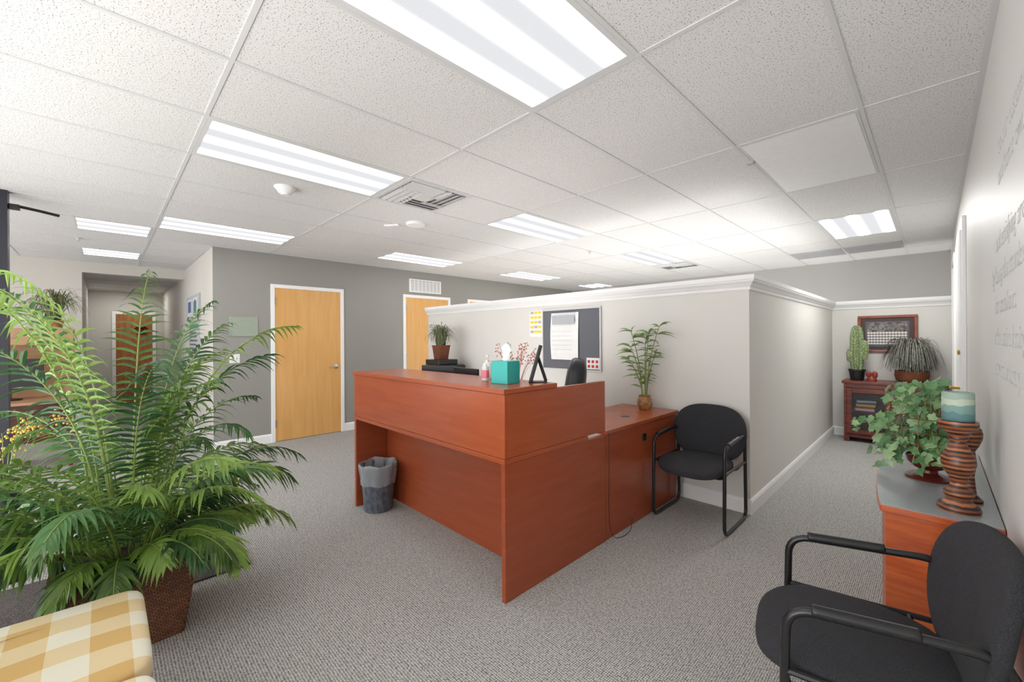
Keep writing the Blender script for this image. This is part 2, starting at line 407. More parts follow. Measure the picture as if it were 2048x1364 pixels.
def door(n,y0,y1,hand=True):
    c=.05; t=2.18
    g=G(); 
    g.box((DX,y0,0),(DX+.022,y0+c,t)); g.box((DX,y1-c,0),(DX+.022,y1,t)); g.box((DX,y0+c,t-c),(DX+.022,y1-c,t))
    fr=struct('trim_%d'%(10+n),g,'white',bev=.003)
    d=G().box((DX-.01,y0+c,.008),(DX+.010,y1-c,t-c)).make('door_%d'%n,'door',kind='structure')
    d['label']='flush maple veneer office door'
    h=G(); yk=y1-c-.075; z=1.0
    h.xf=orient((0,1,0),(0,0,1),(DX+.010,yk,z))
    h.lathe([(.034,0),(.034,.006),(.026,.012),(.011,.014),(.011,.045),(.016,.048),(.016,.058),(.004,.062)],20)
    h.xf=Matrix.Identity(4)
    h.tube(fillet([(DX+.062,yk,z),(DX+.062,yk-.05,z+.004),(DX+.058,yk-.115,z-.004)],.03),.009)
    h.make('door_handle','chrome',parent=d,smooth=True)
    hg=G()
    for zz in (.25,1.1,1.95): hg.box((DX+.010,y0+c-.004,zz-.05),(DX+.026,y0+c+.010,zz+.05))
    hg.make('hinge','chrome',parent=d)
for i,(a,b) in enumerate(doors_left): door(i+1,a,b)
g=G().box((HX,.14,0),(HX+.02,.20,2.06)).box((HX,.81,0),(HX+.02,.87,2.06)).box((HX,.20,2.0),(HX+.02,.81,2.06)); struct('trim_20',g,'white')
dh=G().box((HX,.20,.01),(HX+.012,.81,2.0)).make('door_4','doorred',kind='structure')
g=G().box((WX-.022,4.55,0),(WX,4.64,2.3)).box((WX-.022,5.6,0),(WX,5.69,2.3)).box((WX-.022,4.64,2.21),(WX,5.6,2.3)); struct('trim_21',g,'white',bev=.004)
d5=G().box((WX-.03,4.64,.01),(WX,5.6,2.21)).make('door_5','white',kind='structure')
h=G(); h.tube([(WX-.03,4.75,1.0),(WX-.085,4.75,1.0)],.012); h.tube(fillet([(WX-.08,4.75,1.0),(WX-.085,4.87,1.0)],.01),.009); h.tube([(WX-.045,4.70,1.28),(WX-.03,4.70,1.28)],.02)
h.make('door_handle','brass',parent=d5,smooth=True)
g=G().box((WX-.02,6.5,0),(WX,6.58,2.3)).box((WX-.02,7.3,0),(WX,7.38,2.3)).box((WX-.02,6.58,2.22),(WX,7.3,2.3)); struct('trim_22',g,'white',bev=.004)

g=G()
for xx in (-8.9,-7.2,-5.5,-3.8,-2.1,-.4,WX): g.box((xx-.03,BY-.03,0),(xx+.03,BY+.03,CZ))
g.box((LX,BY-.03,0),(WX,BY+.03,.1)).box((LX,BY-.03,2.1),(WX,BY+.03,2.16)).box((LX,BY-.03,2.5),(WX,BY+.03,2.6))
struct('window_1',g,'sill')
g=G().box((-5.20,-.60,0),(-5.10,-.53,CZ)).box((-5.20,-2.2,2.44),(-5.10,-.60,2.5)).box((-5.2,-2.2,0),(-5.1,-2.12,CZ))
struct('window_2',g,'sill')
cl=thing('door_closer',(-5.15,-.46,2.485),'black metal door closer arm on the dark entry frame','door closer')
g=G().box((-.03,-.069,-.02),(.03,-.01,.02)); g.make('closer_body','black',parent=cl,bev=.005)
G().tube([(0,-.02,0.01),(-.04,.09,.004),(-.07,.20,-.008)],.012).make('closer_arm','black',parent=cl,smooth=True)

# ------------------------------------------------------------ ceiling fixtures
def lx(k): return GX0-SX*k
def ly(k): return GY0+SY*k
def light(k,y0,y1,z=CZ,x=None):
    x1=lx(k)-.0105; x0=lx(k+1)+.0105; y0+=.0105; y1-=.0105
    if x: x0,x1=x
    e=thing('ceiling_light',((x0+x1)/2,(y0+y1)/2,z),'recessed fluorescent troffer with ribbed acrylic lens in the drop ceiling','ceiling light',group='recessed ceiling lights')
    w=(x1-x0)/2; l=(y1-y0)/2; b=.022
    g=G().box((-w,-l,-.004),(w,-l+b,0)).box((-w,l-b,-.004),(w,l,0)).box((-w,-l+b,-.004),(-w+b,l-b,0)).box((w-b,-l+b,-.004),(w,l-b,0))
    g.make('light_frame','grid',parent=e)
    G().box((-w+b,-l+b,-.003),(w-b,l-b,-.001)).make('lens','lens',parent=e)
light(1,ly(0),ly(1))
light(4,ly(0),ly(1)); light(8,ly(0),ly(1))
light(9,ly(0)-SX,ly(0)); light(12,ly(0)-SX,ly(0))
light(4,ly(2),ly(3)); light(8,ly(2),ly(3)); light(8,ly(4),ly(5)); light(8,ly(6),FY-.05)
light(4,ly(4),ly(5)); light(0,ly(4)-.05,ly(5)-.05)
light(1,ly(-2),ly(-1)); light(4,ly(-2),ly(-1)); light(8,ly(-2),ly(-1))
cp=thing('ceiling_panel',((lx(0)+lx(1))/2,(ly(2)+ly(3))/2,CZ),'smooth white blank panel set in the ceiling grid','ceiling panel')
G().box((-.278,-.583,-.0035),(.278,.583,0)).make('panel_face','slab',parent=cp)
g=G()
for a,b in [((-.292,-.597),(.292,-.584)),((-.292,.584),(.292,.597)),((-.292,-.584),(-.279,.584)),((.279,-.584),(.292,.584))]: g.box((a[0],a[1],-.004),(b[0],b[1],0))
g.make('panel_frame','silver',parent=cp)
def diffuser(k,y0,label):
    x1=lx(k); x0=lx(k+1); cx=(x0+x1)/2; cy=y0+SX/2
    e=thing('air_vent',(cx,cy,CZ),label,'air vent')
    g=G(); 
    w=.295
    g.box((-w,-w,-.006),(w,-w+.03,0)).box((-w,w-.03,-.006),(w,w,0)).box((-w,-w+.03,-.006),(-w+.03,w-.03,0)).box((w-.03,-w+.03,-.006),(w,w-.03,0))
    g.make('vent_frame','silver',parent=e)
    G().box((-w+.03,-w+.03,-.002),(w-.03,w-.03,-.0005)).make('vent_shade_sheet','ventshade',parent=e)  # flat sheet coloured like the shaded hollow above the louvers
    g=G()
    for a in range(4):
        g.xf=Matrix.Rotation(a*math.pi/2,4,'Z')
        for i in range(4):
            y=-.25+.052*i
            xa=-.255; xb=.10
            g.poly([(xa,y,-.004),(xb,y,-.004),(xb,y+.034,-.014),(xa,y+.034,-.014)])
            g.poly([(xa,y+.034,-.014),(xb,y+.034,-.014),(xb,y+.038,-.014),(xa,y+.038,-.014)])
        g.box((.10,-.262,-.014),(.106,-.05,-.003))
    g.xf=Matrix.Identity(4); g.box((-.06,-.06,-.016),(.06,.06,-.012))
    g.make('vent_louver','silver',parent=e)
diffuser(4,ly(1),'square four-way metal supply diffuser in the ceiling grid')
diffuser(4,ly(5),'square metal supply diffuser in the ceiling further back')
def grille(x0,x1,y0,y1):
    g=G(); g.box((x0,y0,CZ-.006),(x1,y1,CZ))
    n=14
    for i in range(n):
        y=y0+.02+(y1-y0-.04)*i/n; g.box((x0+.02,y,CZ-.010),(x1-.02,y+.012,CZ-.006))
    return g
grille(lx(1)+.014,lx(0)-.014,7.1,7.68).make('return_grille','grille',label='grey slatted return air grille in the ceiling',cat='air vent',group='return air grilles')
grille(lx(2)+.014,lx(1)-.014,7.1,7.68).make('return_grille','grille',label='grey slatted return air grille in the ceiling',cat='air vent',group='return air grilles')
G().lathe([(.078,0),(.078,-.006),(.066,-.016),(.048,-.045),(.030,-.052),(.028,-.060),(.005,-.063)],30).make('ceiling_sensor','slab',smooth=True,loc=(-3.55,1.02,CZ),label='white cone-shaped occupancy sensor on the ceiling tile',cat='ceiling sensor')
G().lathe([(.10,0),(.10,-.012),(.092,-.025),(.06,-.030),(.01,-.031)],32).make('smoke_detector','slab',smooth=True,loc=(-3.74,2.30,CZ),label='round white smoke detector on the ceiling',cat='smoke detector')
G().box((-.08,-.02,-.02),(.08,.02,0)).make('wireless_sensor','slab',bev=.006,loc=(-3.94,2.14,CZ),rot=(0,0,R(35)),label='small white rectangular sensor on the ceiling',cat='sensor')
for p in [(-3.3,4.75),(-6.9,-.2)]:
    G().lathe([(.035,0),(.035,-.004),(.012,-.008),(.010,-.03),(.022,-.034),(.022,-.038)],18).make('sprinkler_head','silver',smooth=True,loc=(p[0],p[1],CZ),label='small fire sprinkler head in the ceiling tile',cat='sprinkler',group='sprinkler heads')
G().box((-.02,-.025,-.012),(.02,.025,0)).make('ceiling_clip','grille',loc=(lx(1),3.15,CZ-.004),label='small grey clip on the ceiling grid bar',cat='clip')

# ------------------------------------------------------------ wall items
pl=thing('glass_plaque',(DX,1.32,1.59),'frosted green glass plaque with steel standoffs on grey wall','plaque')
G().box((.004,-.165,-.13),(.012,.165,.13)).make('plaque_glass','plaque',parent=pl)
g=G()
for sy in (-.145,.145):
    for sz in (-.11,.11):
        g.xf=orient((0,1,0),(0,0,1),(0,sy,sz)); g.lathe([(.010,0),(.010,.016),(.004,.018)],12)
g.make('standoff','chrome',parent=pl,smooth=True)
sw=thing('light_switch',(DX,1.22,1.17),'white double toggle light switch plate','light switch')
G().box((0,-.058,-.058),(.006,.058,.058)).make('switch_plate','white',parent=sw,bev=.002)
G().box((.006,-.028,-.012),(.016,-.018,.012)).box((.006,.018,-.012),(.016,.028,.012)).make('toggle','greyprint',parent=sw)
vt=thing('wall_vent',(DX,4.12,2.345),'white slotted return air vent high on the grey wall','air vent')
g=G().box((0,-.33,-.115),(.012,.33,-.095)).box((0,-.33,.095),(.012,.33,.115)).box((0,-.33,-.095),(.012,-.31,.095)).box((0,.31,-.095),(.012,.33,.095))
g.make('vent_frame','white',parent=vt)
G().box((0.001,-.31,-.095),(.003,.31,.095)).make('vent_shade_sheet','ventshade',parent=vt)  # grey sheet in place of the shade inside the vent
g=G()
for i in range(8):
    y=-.31+.62*i/8; g.box((.003,y+.0,-.095),(.011,y+.014,.095))
for i in range(12):
    z=-.09+.18*i/12; g.box((.003,-.31,z),(.008,.31,z+.008))
g.make('vent_louver','white',parent=vt)
ps=thing('framed_photo_panel',(-7.9,.989,1.91),'silver framed panel with blue and green pictures on hallway wall','picture frame')
G().box((-.6,-.02,-.18),(.6,0,.18)).make('picture_frame','greyprint',parent=ps,bev=.004)
g=G().box((-.5,-.022,-.12),(-.05,-.0205,.13),0).box((.05,-.022,-.12),(.5,-.0205,.13),0).box((-.42,-.023,-.07),(-.12,-.0222,.1),1).box((.12,-.023,-.1),(.40,-.0222,.08),2).box((.2,-.0235,-.06),(.34,-.0231,.1),1)
g.make('picture_print',['silver','bluep','greenp'],parent=ps)
ps=thing('info_poster',(-7.88,.989,1.385),'laminated notice with green heading and grey text on hallway wall','poster')
g=G().box((-.5,-.006,-.3),(.5,0,.3),0).box((-.42,-.0075,.2),(.42,-.0062,.27),1)
for i in range(7): g.box((-.4,-.0075,.13-.06*i),(.2+.2*((i*7)%3)/3,-.0062,.155-.06*i),2)
g.make('poster_sheet',['greyprint','greenp','slot'],parent=ps)
lines=[("to our customers",2.07,1.98),("and home owners",1.96,1.98),("and satisfying are",1.725,2.1),("by being the standard",1.605,2.15),("for excellence",1.49,2.2),("in the entire facility",1.37,2.15),("service industry.",1.255,2.15)]
for t,z,y in lines:
    textmesh('wall_lettering',t,.105,orient((0,-1,0),(0,0,1),(WX-.001,y,z)),'letter',label='pale grey vinyl lettering reading "%s"'%t,cat='wall lettering',group='vinyl quote on the wall',off=-.0026,shear=.12)

bb=thing('bulletin_board',(-2.80,PY,1.395),'grey felt bulletin board with thin metal frame on low wall','bulletin board')
G().box((-.385,-.012,-.325),(.385,0,.325)).make('board_panel','boardgrey',parent=bb)
g=G().box((-.40,-.02,-.34),(.40,0,-.325)).box((-.40,-.02,.325),(.40,0,.34)).box((-.40,-.02,-.325),(-.385,0,.325)).box((.385,-.02,-.325),(.40,0,.325)); g.make('board_frame','silver',parent=bb)
pp=thing('pinned_paper',(-2.87,PY-.0125,1.43),'large white curled calendar sheet pinned on the board','paper')
g=G(); n=8
rows=[]
for i in range(n+1):
    z=.26-.52*i/n; rows.append([(-.19,-.004-.02*math.sin(i/n*3),z),(.19,-.004-.012*math.sin(i/n*2),z)])
vs=[[g.v(p) for p in r] for r in rows]
for i in range(n): g.f([vs[i][0],vs[i][1],vs[i+1][1],vs[i+1][0]])
g.make('paper_sheet','paper',parent=pp)
g=G()
for i in range(5): g.box((-.15,-.034,.05-.05*i),(.12,-.033,.053-.05*i))
g.box((-.16,-.030,.13),(.15,-.029,.23))
g.make('paper_print','greyprint',parent=pp)
pp=thing('wall_calendar',(-3.31,PY,1.58),'yearly calendar page with yellow month blocks taped to wall','calendar')
g=G().box((-.10,-.004,-.155),(.10,0,.155),0)
for r in range(5):
    for c in range(3): g.box((-.085+.06*c,-.0055,.115-.056*r),(-.035+.06*c,-.0042,.145-.056*r),1 if (r+c)%4 else 2)
g.make('calendar_page',['paper','yellow','greyprint'],parent=pp)
pp=thing('pinned_card',(-2.50,PY-.0125,1.14),'small white card with red prints pinned on board','card')
g=G().box((-.08,-.004,-.06),(.08,0,.06),0)
for i in range(6): g.box((-.065+.05*(i%3),-.0055,-.045+.05*(i//3)),(-.035+.05*(i%3),-.0042,-.015+.05*(i//3)),1)
g.make('card_print',['paper','redp'],parent=pp)

# ------------------------------------------------------------ reception desk
dx0=-3.45; dx1=-1.60; dy0=1.515
rd=thing('reception_desk',(-2.5,1.9,0),'L-shaped cherry laminate reception desk with raised transaction counter','reception desk')
def dpart(name,a,b,m='cherry',bev=.003):
    o=(-2.5,1.9,0); g=G().box([a[i]-o[i] for i in range(3)],[b[i]-o[i] for i in range(3)])
    return g.make(name,m,parent=rd,bev=bev)
dpart('transaction_top',(dx0-.01,dy0-.01,1.112),(dx1+.006,1.95,1.14))
dpart('front_panel',(dx0,dy0,.765),(dx1,dy0+.025,1.111))
dpart('side_panel',(dx1-.025,dy0+.026,.765),(dx1,2.475,1.111))
dpart('side_panel',(dx0,dy0+.026,.765),(dx0+.025,2.2,1.111))
dpart('worktop',(dx0,dy0-.004,.738),(dx1+.003,2.27,.764),bev=.002)
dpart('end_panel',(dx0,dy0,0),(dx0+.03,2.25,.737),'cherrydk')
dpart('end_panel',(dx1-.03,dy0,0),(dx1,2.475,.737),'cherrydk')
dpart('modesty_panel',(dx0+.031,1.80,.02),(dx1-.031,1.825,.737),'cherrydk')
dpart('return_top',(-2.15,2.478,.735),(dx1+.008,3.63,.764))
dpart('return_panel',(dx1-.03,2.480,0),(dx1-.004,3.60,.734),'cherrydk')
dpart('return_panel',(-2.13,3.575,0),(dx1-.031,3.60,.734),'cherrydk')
g=G(); g.xf=Matrix.Translation((2.5-1.78,3.05-1.9,.764)); g.lathe([(.035,0),(.035,.003),(.02,.004)],20); g.make('cable_grommet','slot',parent=rd,smooth=True)
G().box((dx1-.004+2.5,3.0-1.9,.60),(dx1+.004+2.5,3.055-1.9,.655)).make('lock_plate','black',parent=rd,bev=.003)
pts=[(dx1+.014,2.50,.75),(dx1+.014,2.50,.5),(dx1+.014,2.49,.25),(dx1+.016,2.50,.08),(dx1+.03,2.53,.010),(dx1+.06,2.62,.006),(dx1+.04,2.74,.006),(dx1+.012,2.80,.012),(dx1+.006,2.82,.06)]
G().tube(fillet(pts,.06),.002,6).make('power_cable','black',smooth=True,label='thin black cable hanging down the desk side to carpet',cat='cable')

tc_=thing('trash_can',(-3.255,1.63,0),'small grey mesh waste bin with clear plastic liner','trash can')
G().lathe([(.0,.004),(.112,.0),(.116,.01),(.140,.36),(.146,.365),(.142,.372),(.136,.36),(.110,.014),(0,.012)],30,cap=False).make('bin_body',mat('bin_grey',(104,108,118),0.35,c2=(66,70,80),scale=60,stretch=(1,1,.3)),parent=tc_,smooth=True)
g=G(); rings=[]
for (r,z) in [(.135,.22),(.142,.29),(.150,.34),(.153,.375),(.146,.388),(.134,.36),(.125,.30)]:
    rings.append([( (r+.004*math.sin(9*a)+.003*math.sin(17*a+z*40))*math.cos(a),(r+.004*math.sin(9*a)+.003*math.sin(17*a+z*40))*math.sin(a),z+.007*math.sin(5*a)) for a in [2*math.pi*i/60 for i in range(60)]])
g.loft(rings,False)
lin_m=mat('plastic_liner',(205,210,216),0.2,alpha=0.38)
g.make('bin_liner',lin_m,parent=tc_,smooth=True)
G().sell((0,0,.12),(.09,.09,.06),.8,.8).make('crumpled_paper','paper',parent=tc_,smooth=True)

# ------------------------------------------------------------ guest chairs
def chair(loc,rz,label):
    e=thing('guest_chair',loc,label,'chair',rz,group='black guest chairs')
    for s in (-1,1):
        x=.262*s
        loop=fillet([(x,-.25,.013),(x,.222,.013),(x,.205,.655),(x,-.235,.625)],.07,True,6)
        G().tube(loop,.0125,10,True).make('side_frame','blackmetal',parent=e,smooth=True)
        pad=[(x,-.175,.635),(x,-.16,.636),(x,.03,.649),(x,.05,.650)]
        g=G(); g.tube(pad,.018,12); g.make('arm_pad','black',parent=e,smooth=True,bev=.006)
    g=G()
    for y in (-.17,.12): g.tube(fillet([(-.262,y-.01,.44),(-.22,y,.385),(.22,y,.385),(.262,y-.01,.44)],.03),.011,8)
    g.tube([(-.262,-.235,.44),(-.262,.21,.44)],.010,8); g.tube([(.262,-.235,.44),(.262,.21,.44)],.010,8)
    g.make('cross_bar','blackmetal',parent=e,smooth=True)
    def fs(p):
        p=p.copy(); yy=p.y/.25; p.x*=1-.12*max(0,yy)
        if p.z>0: p.z+=.014*(1-(p.x/.25)**2)*(1-(p.y/.26)**2)
        if p.y<-.12: p.z-=(abs(p.y)-.12)*.2
        return p
    G().sell((0,-.07,.437),(.252,.26,.036),.5,.68,18,56,fn=fs).make('seat','fabric',parent=e,smooth=True)
    G().sell((0,-.06,.400),(.215,.215,.014),.4,.65,10,36).make('seat_shell','black',parent=e,smooth=True)
    def fb(p):
        h=p.y/.222
        x=p.x*(1-.07*max(0,-h)-.03*max(0,h))
        yth=-p.z
        yth+=-.034*(abs(x)/.27)**2+.015*h*h*(1 if h>0 else .2)
        return Vector((x,yth,p.y))
    g=G(); g.xf=Matrix.Translation((0,.215,.632))@Matrix.Rotation(R(-9),4,'X'); g.sell((0,0,0),(.285,.225,.028),.55,.74,18,60,fn=fb); g.make('backrest','fabric',parent=e,smooth=True)
    g=G(); g.tube(fillet([(-.262,.212,.56),(-.2,.235,.56),(.2,.235,.56),(.262,.212,.56)],.03),.011,8); g.tube(fillet([(0,.12,.385),(0,.22,.40),(0,.235,.56)],.06),.014,8); g.make('back_support','blackmetal',parent=e,smooth=True)
    return e
chair((-1.295,3.335,0),0,'black upholstered sled-base armchair between the desk and low wall')
chair((-.125,1.715,0),R(-79),'black upholstered sled-base armchair beside the wood console')

# ------------------------------------------------------------ console
co=thing('console_cabinet',(-.02,2.79,0),'low bow-front cherry wood console with grey top','console')
def bow(x_end,x_mid,y0,y1,xb,n=16):
    L=[]
    for i in range(n+1):
        t=i/n; y=y0+(y1-y0)*t; x=x_end+(x_mid-x_end)*math.sin(math.pi*t)**.8
        L.append((x,y))
    return [(xb,y1)]+L[::-1]+[(xb,y0)]
ox,oy=-.02,2.79
def sh(p): return [(a-ox,b-oy) for a,b in p]
G().prism(sh(bow(-.138,-.178,2.19,3.42,WX-.018)),.03,.723).make('cabinet_body','console',parent=co)
G().prism(sh(bow(-.10,-.145,2.22,3.40,WX-.02)),0,.03).make('plinth','black',parent=co)
G().prism(sh(bow(-.152,-.198,2.17,3.45,WX-.002)),.724,.748).make('top_edge','console',parent=co,bev=.003)
G().prism(sh(bow(-.149,-.195,2.173,3.447,WX-.004)),.7482,.7505).make('top_surface','greylam',parent=co)
ch=thing('candle_holder',(.062,2.30,.7506),'tall turned wooden candle holder with brown stripes','candle holder')
K=.76
G().lathe([(r*K,z) for r,z in [(0,0),(.076,0),(.079,.010),(.074,.022),(.050,.034),(.044,.046),(.056,.060),(.054,.074),(.034,.088),(.028,.105),(.036,.125),(.054,.15),(.064,.178),(.060,.205),(.042,.232),(.030,.252),(.028,.262),(.038,.272),(.036,.283),(.046,.296),(.068,.308),(.073,.322),(.071,.338),(0,.338)]],40,cap=False).make('holder_body','zstripe',parent=ch,smooth=True)
cd=G().lathe([(r*K,z) for r,z in [(0,0),(.055,0),(.058,.004),(.058,.10),(.055,.106),(.044,.108),(.040,.100),(0,.098)]],36,cap=False)
cd.tube([(0,0,.098),(0,0,.112)],.0015,6)
cd.make('pillar_candle','candle',smooth=True,loc=(.062,2.30,1.0890),label='muted teal and cream layered pillar candle on the turned holder',cat='candle')
G().lathe([(0,0),(.034,0),(.036,.01),(.018,.03),(.012,.10),(.018,.15),(.014,.20),(.026,.225),(.034,.25),(.036,.27),(.032,.29),(.026,.295),(0,.29)],32,cap=False).make('candle_holder','zstripe',smooth=True,loc=(.098,2.45,.7506),label='shorter slim striped wooden candle holder near the wall',cat='candle holder')
iv=thing('potted_ivy',(-.02,2.72,.7506),'leafy variegated ivy in a dark red pedestal pot on console','potted plant')
G().lathe([(0,0),(.080,0),(.083,.008),(.065,.018),(.032,.028),(.030,.04),(.054,.052),(.074,.075),(.080,.10),(.076,.105),(.070,.098),(0,.09)],36,cap=False).make('pot','redpot',parent=iv,smooth=True)
def leafshape(g,M_,s,mi=0):
    g.xf=M_
    out=[(0,0),(.28,-.12),(.5,.1),(.42,.42),(.62,.62),(.3,.78),(0,1.15),(-.3,.78),(-.62,.62),(-.42,.42),(-.5,.1),(-.28,-.12)]
    c=g.v((0,.4*s,-.04*s)); vs=[g.v((x*s,y*s,.10*s*abs(x)*2-.15*s*y*y)) for x,y in out]
    n=len(vs)
    for i in range(n): g.f([c,vs[i],vs[(i+1)%n]],mi)
def lookm(pos,normal,up):
    z=normal.normalized(); y=(up-z*up.dot(z)); 
    if y.length<1e-4: y=z.orthogonal()
    y.normalize(); x=y.cross(z)
    m=Matrix((x,y,z)).transposed().to_4x4(); m.translation=pos; return m
rg=random.Random(3)
g=G(); gs=G()
for i in range(36):
    az=rg.uniform(0,2*math.pi); rr=rg.uniform(.10,.33); 
    ex=Vector((rr*math.cos(az)*.65-.06,rr*math.sin(az),rg.uniform(.03,.42)))
    ex.x=min(ex.x,.08)
    if ex.y<-.12: ex.y=-.12
    if rr<.2: ex.z=rg.uniform(.20,.46)
    if ex.x<-.14: ex.z=rg.uniform(.02,.26)
    mid=Vector((ex.x*.5,ex.y*.5,max(.22,ex.z*.7+.18)))
    P0=Vector((0,0,.09)); path_=[P0*(1-t)**2+mid*2*t*(1-t)+ex*t*t for t in [k/8 for k in range(9)]]
    gs.tube(path_,.0018,5)
    for k in range(2,9):
        for rep in range(2 if k%2 else 1):
            p=path_[k]+Vector((rg.uniform(-.035,.035),rg.uniform(-.035,.035),rg.uniform(-.02,.02))); p.x=min(p.x,.12); p.z=max(p.z,.05)
            nrm=Vector((-.5+rg.uniform(-.5,.4),-.6+rg.uniform(-.5,.5),.5+rg.uniform(-.3,.4)))
            up=Vector((rg.uniform(-1,1),rg.uniform(-1,1),rg.uniform(-.8,.4)))
            leafshape(g,lookm(p,nrm,up),rg.uniform(.026,.052),1 if rg.random()<.35 else 0)
g.make('foliage',['leafivy','leafvar'],parent=iv); gs.make('vine_stem','stem',parent=iv,smooth=True)
g=G()
for k in range(5):
    a=math.pi*k/5; g.tube([(.11*math.cos(t)*math.cos(a),.11*math.cos(t)*math.sin(a),.22+.12*math.sin(t)) for t in [2*math.pi*j/28 for j in range(28)]],.0018,5,True)
for z in (-.06,0,.06):
    r=.11*math.sqrt(1-(z/.12)**2); g.tube([(r*math.cos(t),r*math.sin(t),.22+z) for t in [2*math.pi*j/28 for j in range(28)]],.0018,5,True)
g.make('wire_trellis','dkwood',parent=iv,smooth=True)

# ------------------------------------------------------------ far cabinet
cx0,cx1,cy0,cy1=-.86,.115,7.13,7.48
fc=thing('display_cabinet',((cx0+cx1)/2,(cy0+cy1)/2,0),'dark cherry display cabinet with glass doors and carved top edge','cabinet')
W=(cx1-cx0)/2; D=(cy1-cy0)/2
G().box((-W-.02,-D-.02,.775),(W+.0,D,.815)).make('cabinet_top','dkwood',parent=fc,bev=.006)
g=G()
g.box((-W,-D,.0),(-W+.03,D,.774)).box((W-.03,-D,.0),(W,D,.774)).box((-W+.03,D-.015,.08),(W-.03,D,.774)).box((-W+.03,-D,.06),(W-.03,D-.015,.10)).box((-W+.03,-D,.72),(W-.03,D-.015,.774)).box((-W+.03,-D+.02,.40),(W-.03,D-.015,.415)).box((-.015,-D,.10),(.015,-D+.03,.72))
for i in range(22): 
    x=-W+.02+(2*W-.04)*i/21; g.box((x-.012,-D-.012,.735),(x+.012,-D,.762))
for x in (-W,W-.06): g.box((x,-D-.01,0),(x+.06,-D,.06))
g.make('cabinet_body','dkwood',parent=fc)
for s in (-1,1):
    a=-W+.032 if s<0 else .016; b=-.016 if s<0 else W-.032
    g=G().box((a,-D-.02,.11),(a+.055,-D-.001,.715)).box((b-.055,-D-.02,.11),(b,-D-.001,.715)).box((a+.055,-D-.02,.11),(b-.055,-D-.001,.17)).box((a+.055,-D-.02,.655),(b-.055,-D-.001,.715))
    dd=g.make('cabinet_door','dkwood',parent=fc,bev=.004)
    gl=mat('cabinet_glass',(90,94,98),0.05,alpha=0.25)
    G().box((a+.055,-D-.012,.17),(b-.055,-D-.009,.655)).make('glass_pane',gl,parent=dd)
    kx=b-.025 if s<0 else a+.025
    g=G(); g.xf=orient((1,0,0),(0,0,1),(kx,-D-.02,.45)); g.lathe([(.006,0),(.006,.01),(.012,.016),(.010,.024),(.003,.026)],12); g.make('knob','brass',parent=dd,smooth=True)
cxm=(cx0+cx1)/2; cym=(cy0+cy1)/2
cols=[('paper',.03),('redp',.025),('yellow',.03),('bluep',.025),('paper',.02)]
z=.4155
for i,(m,hh) in enumerate(cols):
    G().box((-.1,-.08,0),(.1,.08,hh)).make('book',m,loc=(cxm-.27,cym-.04,z),rot=(0,0,R(4*i-6)),label='book lying in a stack behind the cabinet glass',cat='book',group='books in the display cabinet',bev=.002); z+=hh+.0005
TZ=.8155
ca=thing('potted_cactus',(-.735,7.28,TZ),'tall pale green column cactus in a small black pot','potted plant')
G().lathe([(0,0),(.07,0),(.072,.01),(.088,.12),(.096,.125),(.096,.145),(.086,.145),(.08,.13),(0,.125)],26,cap=False).make('pot','black',parent=ca,smooth=True)
g=G(); g.lathe([(.045,.12),(.060,.2),(.066,.35),(.062,.5),(.060,.62),(.046,.70),(.024,.735),(.005,.74)],40,rib=.16,ribn=10)
g.lathe([(.026,.28),(.038,.34),(.042,.43),(.034,.51),(.005,.54)],30,c=(.078,-.02,0),rib=.16,ribn=8)
g.lathe([(.022,.24),(.034,.28),(.036,.36),(.026,.41),(.005,.42)],30,c=(-.068,-.02,0),rib=.16,ribn=8)
rgc=random.Random(8)
for i in range(240):
    a=rgc.uniform(0,6.28); z_=rgc.uniform(.18,.72); r_=.066*(1-.5*max(0,(z_-.6)/.14)); d=Vector((math.cos(a),math.sin(a),rgc.uniform(-.2,.6))).normalized(); p=Vector((r_*math.cos(a),r_*math.sin(a),z_))
    g.tube([p,p+d*.022],.0016,4,r2=.0004)
g.make('cactus_body','cactus',parent=ca,smooth=True)
fg=thing('figurine',(-.575,7.18,TZ),'small reddish brown clay figurine with two knobs','figurine')
g=G().lathe([(0,0),(.05,0),(.055,.02),(.04,.05),(.03,.06),(0,.06)],20,cap=False); g.sell((-.03,0,.09),(.03,.025,.04),.9,.9); g.sell((.03,0,.085),(.03,.025,.045),.9,.9); g.make('figurine_body','redclay',parent=fg,smooth=True)
gp=thing('grass_basket',(-.20,7.29,TZ),'drooping grey-green grass arrangement in a brown wicker basket','potted plant')
g=G(); rings=[(.12,0),(.15,.03),(.165,.09),(.16,.14),(.165,.15),(.15,.15),(.14,.12)]
g.lathe(rings,30); g.make('basket','wicktan',parent=gp,smooth=True)
def grasses(n,h,r,th,seed,ymax=None,xmax=None,droop=(-.1,.6),topk=1.6):
    rg=random.Random(seed); g=G()
    for i in range(n):
        az=rg.uniform(0,2*math.pi); rr=r*rg.uniform(.3,1); hh=h*rg.uniform(.6,1)
        b=Vector((rg.uniform(-.05,.05),rg.uniform(-.05,.05),.0)); top=Vector((math.cos(az)*rr*.55,math.sin(az)*rr*.55,hh*topk)); end=Vector((math.cos(az)*rr,math.sin(az)*rr,hh*rg.uniform(*droop)))
        side=Vector((-math.sin(az),math.cos(az),0))
        prev=None
        for k in range(8):
            t=k/7; p=b*(1-t)**2+top*2*t*(1-t)+end*t*t; w=th*(1-t*.7)
            if ymax is not None: p.y=min(p.y,ymax)
            if xmax is not None: p.x=min(p.x,xmax)
            a=g.v(p-side*w); c=g.v(p+side*w+Vector((0,0,w*.6)))
            if prev: g.f([prev[0],prev[1],c,a])
            prev=(a,c)
    return g
g=grasses(560,.42,.33,.007,5,ymax=.17,xmax=.34,droop=(0,.5),topk=1.9); g.make('foliage','drygrass',parent=gp,loc=(0,0,.13))
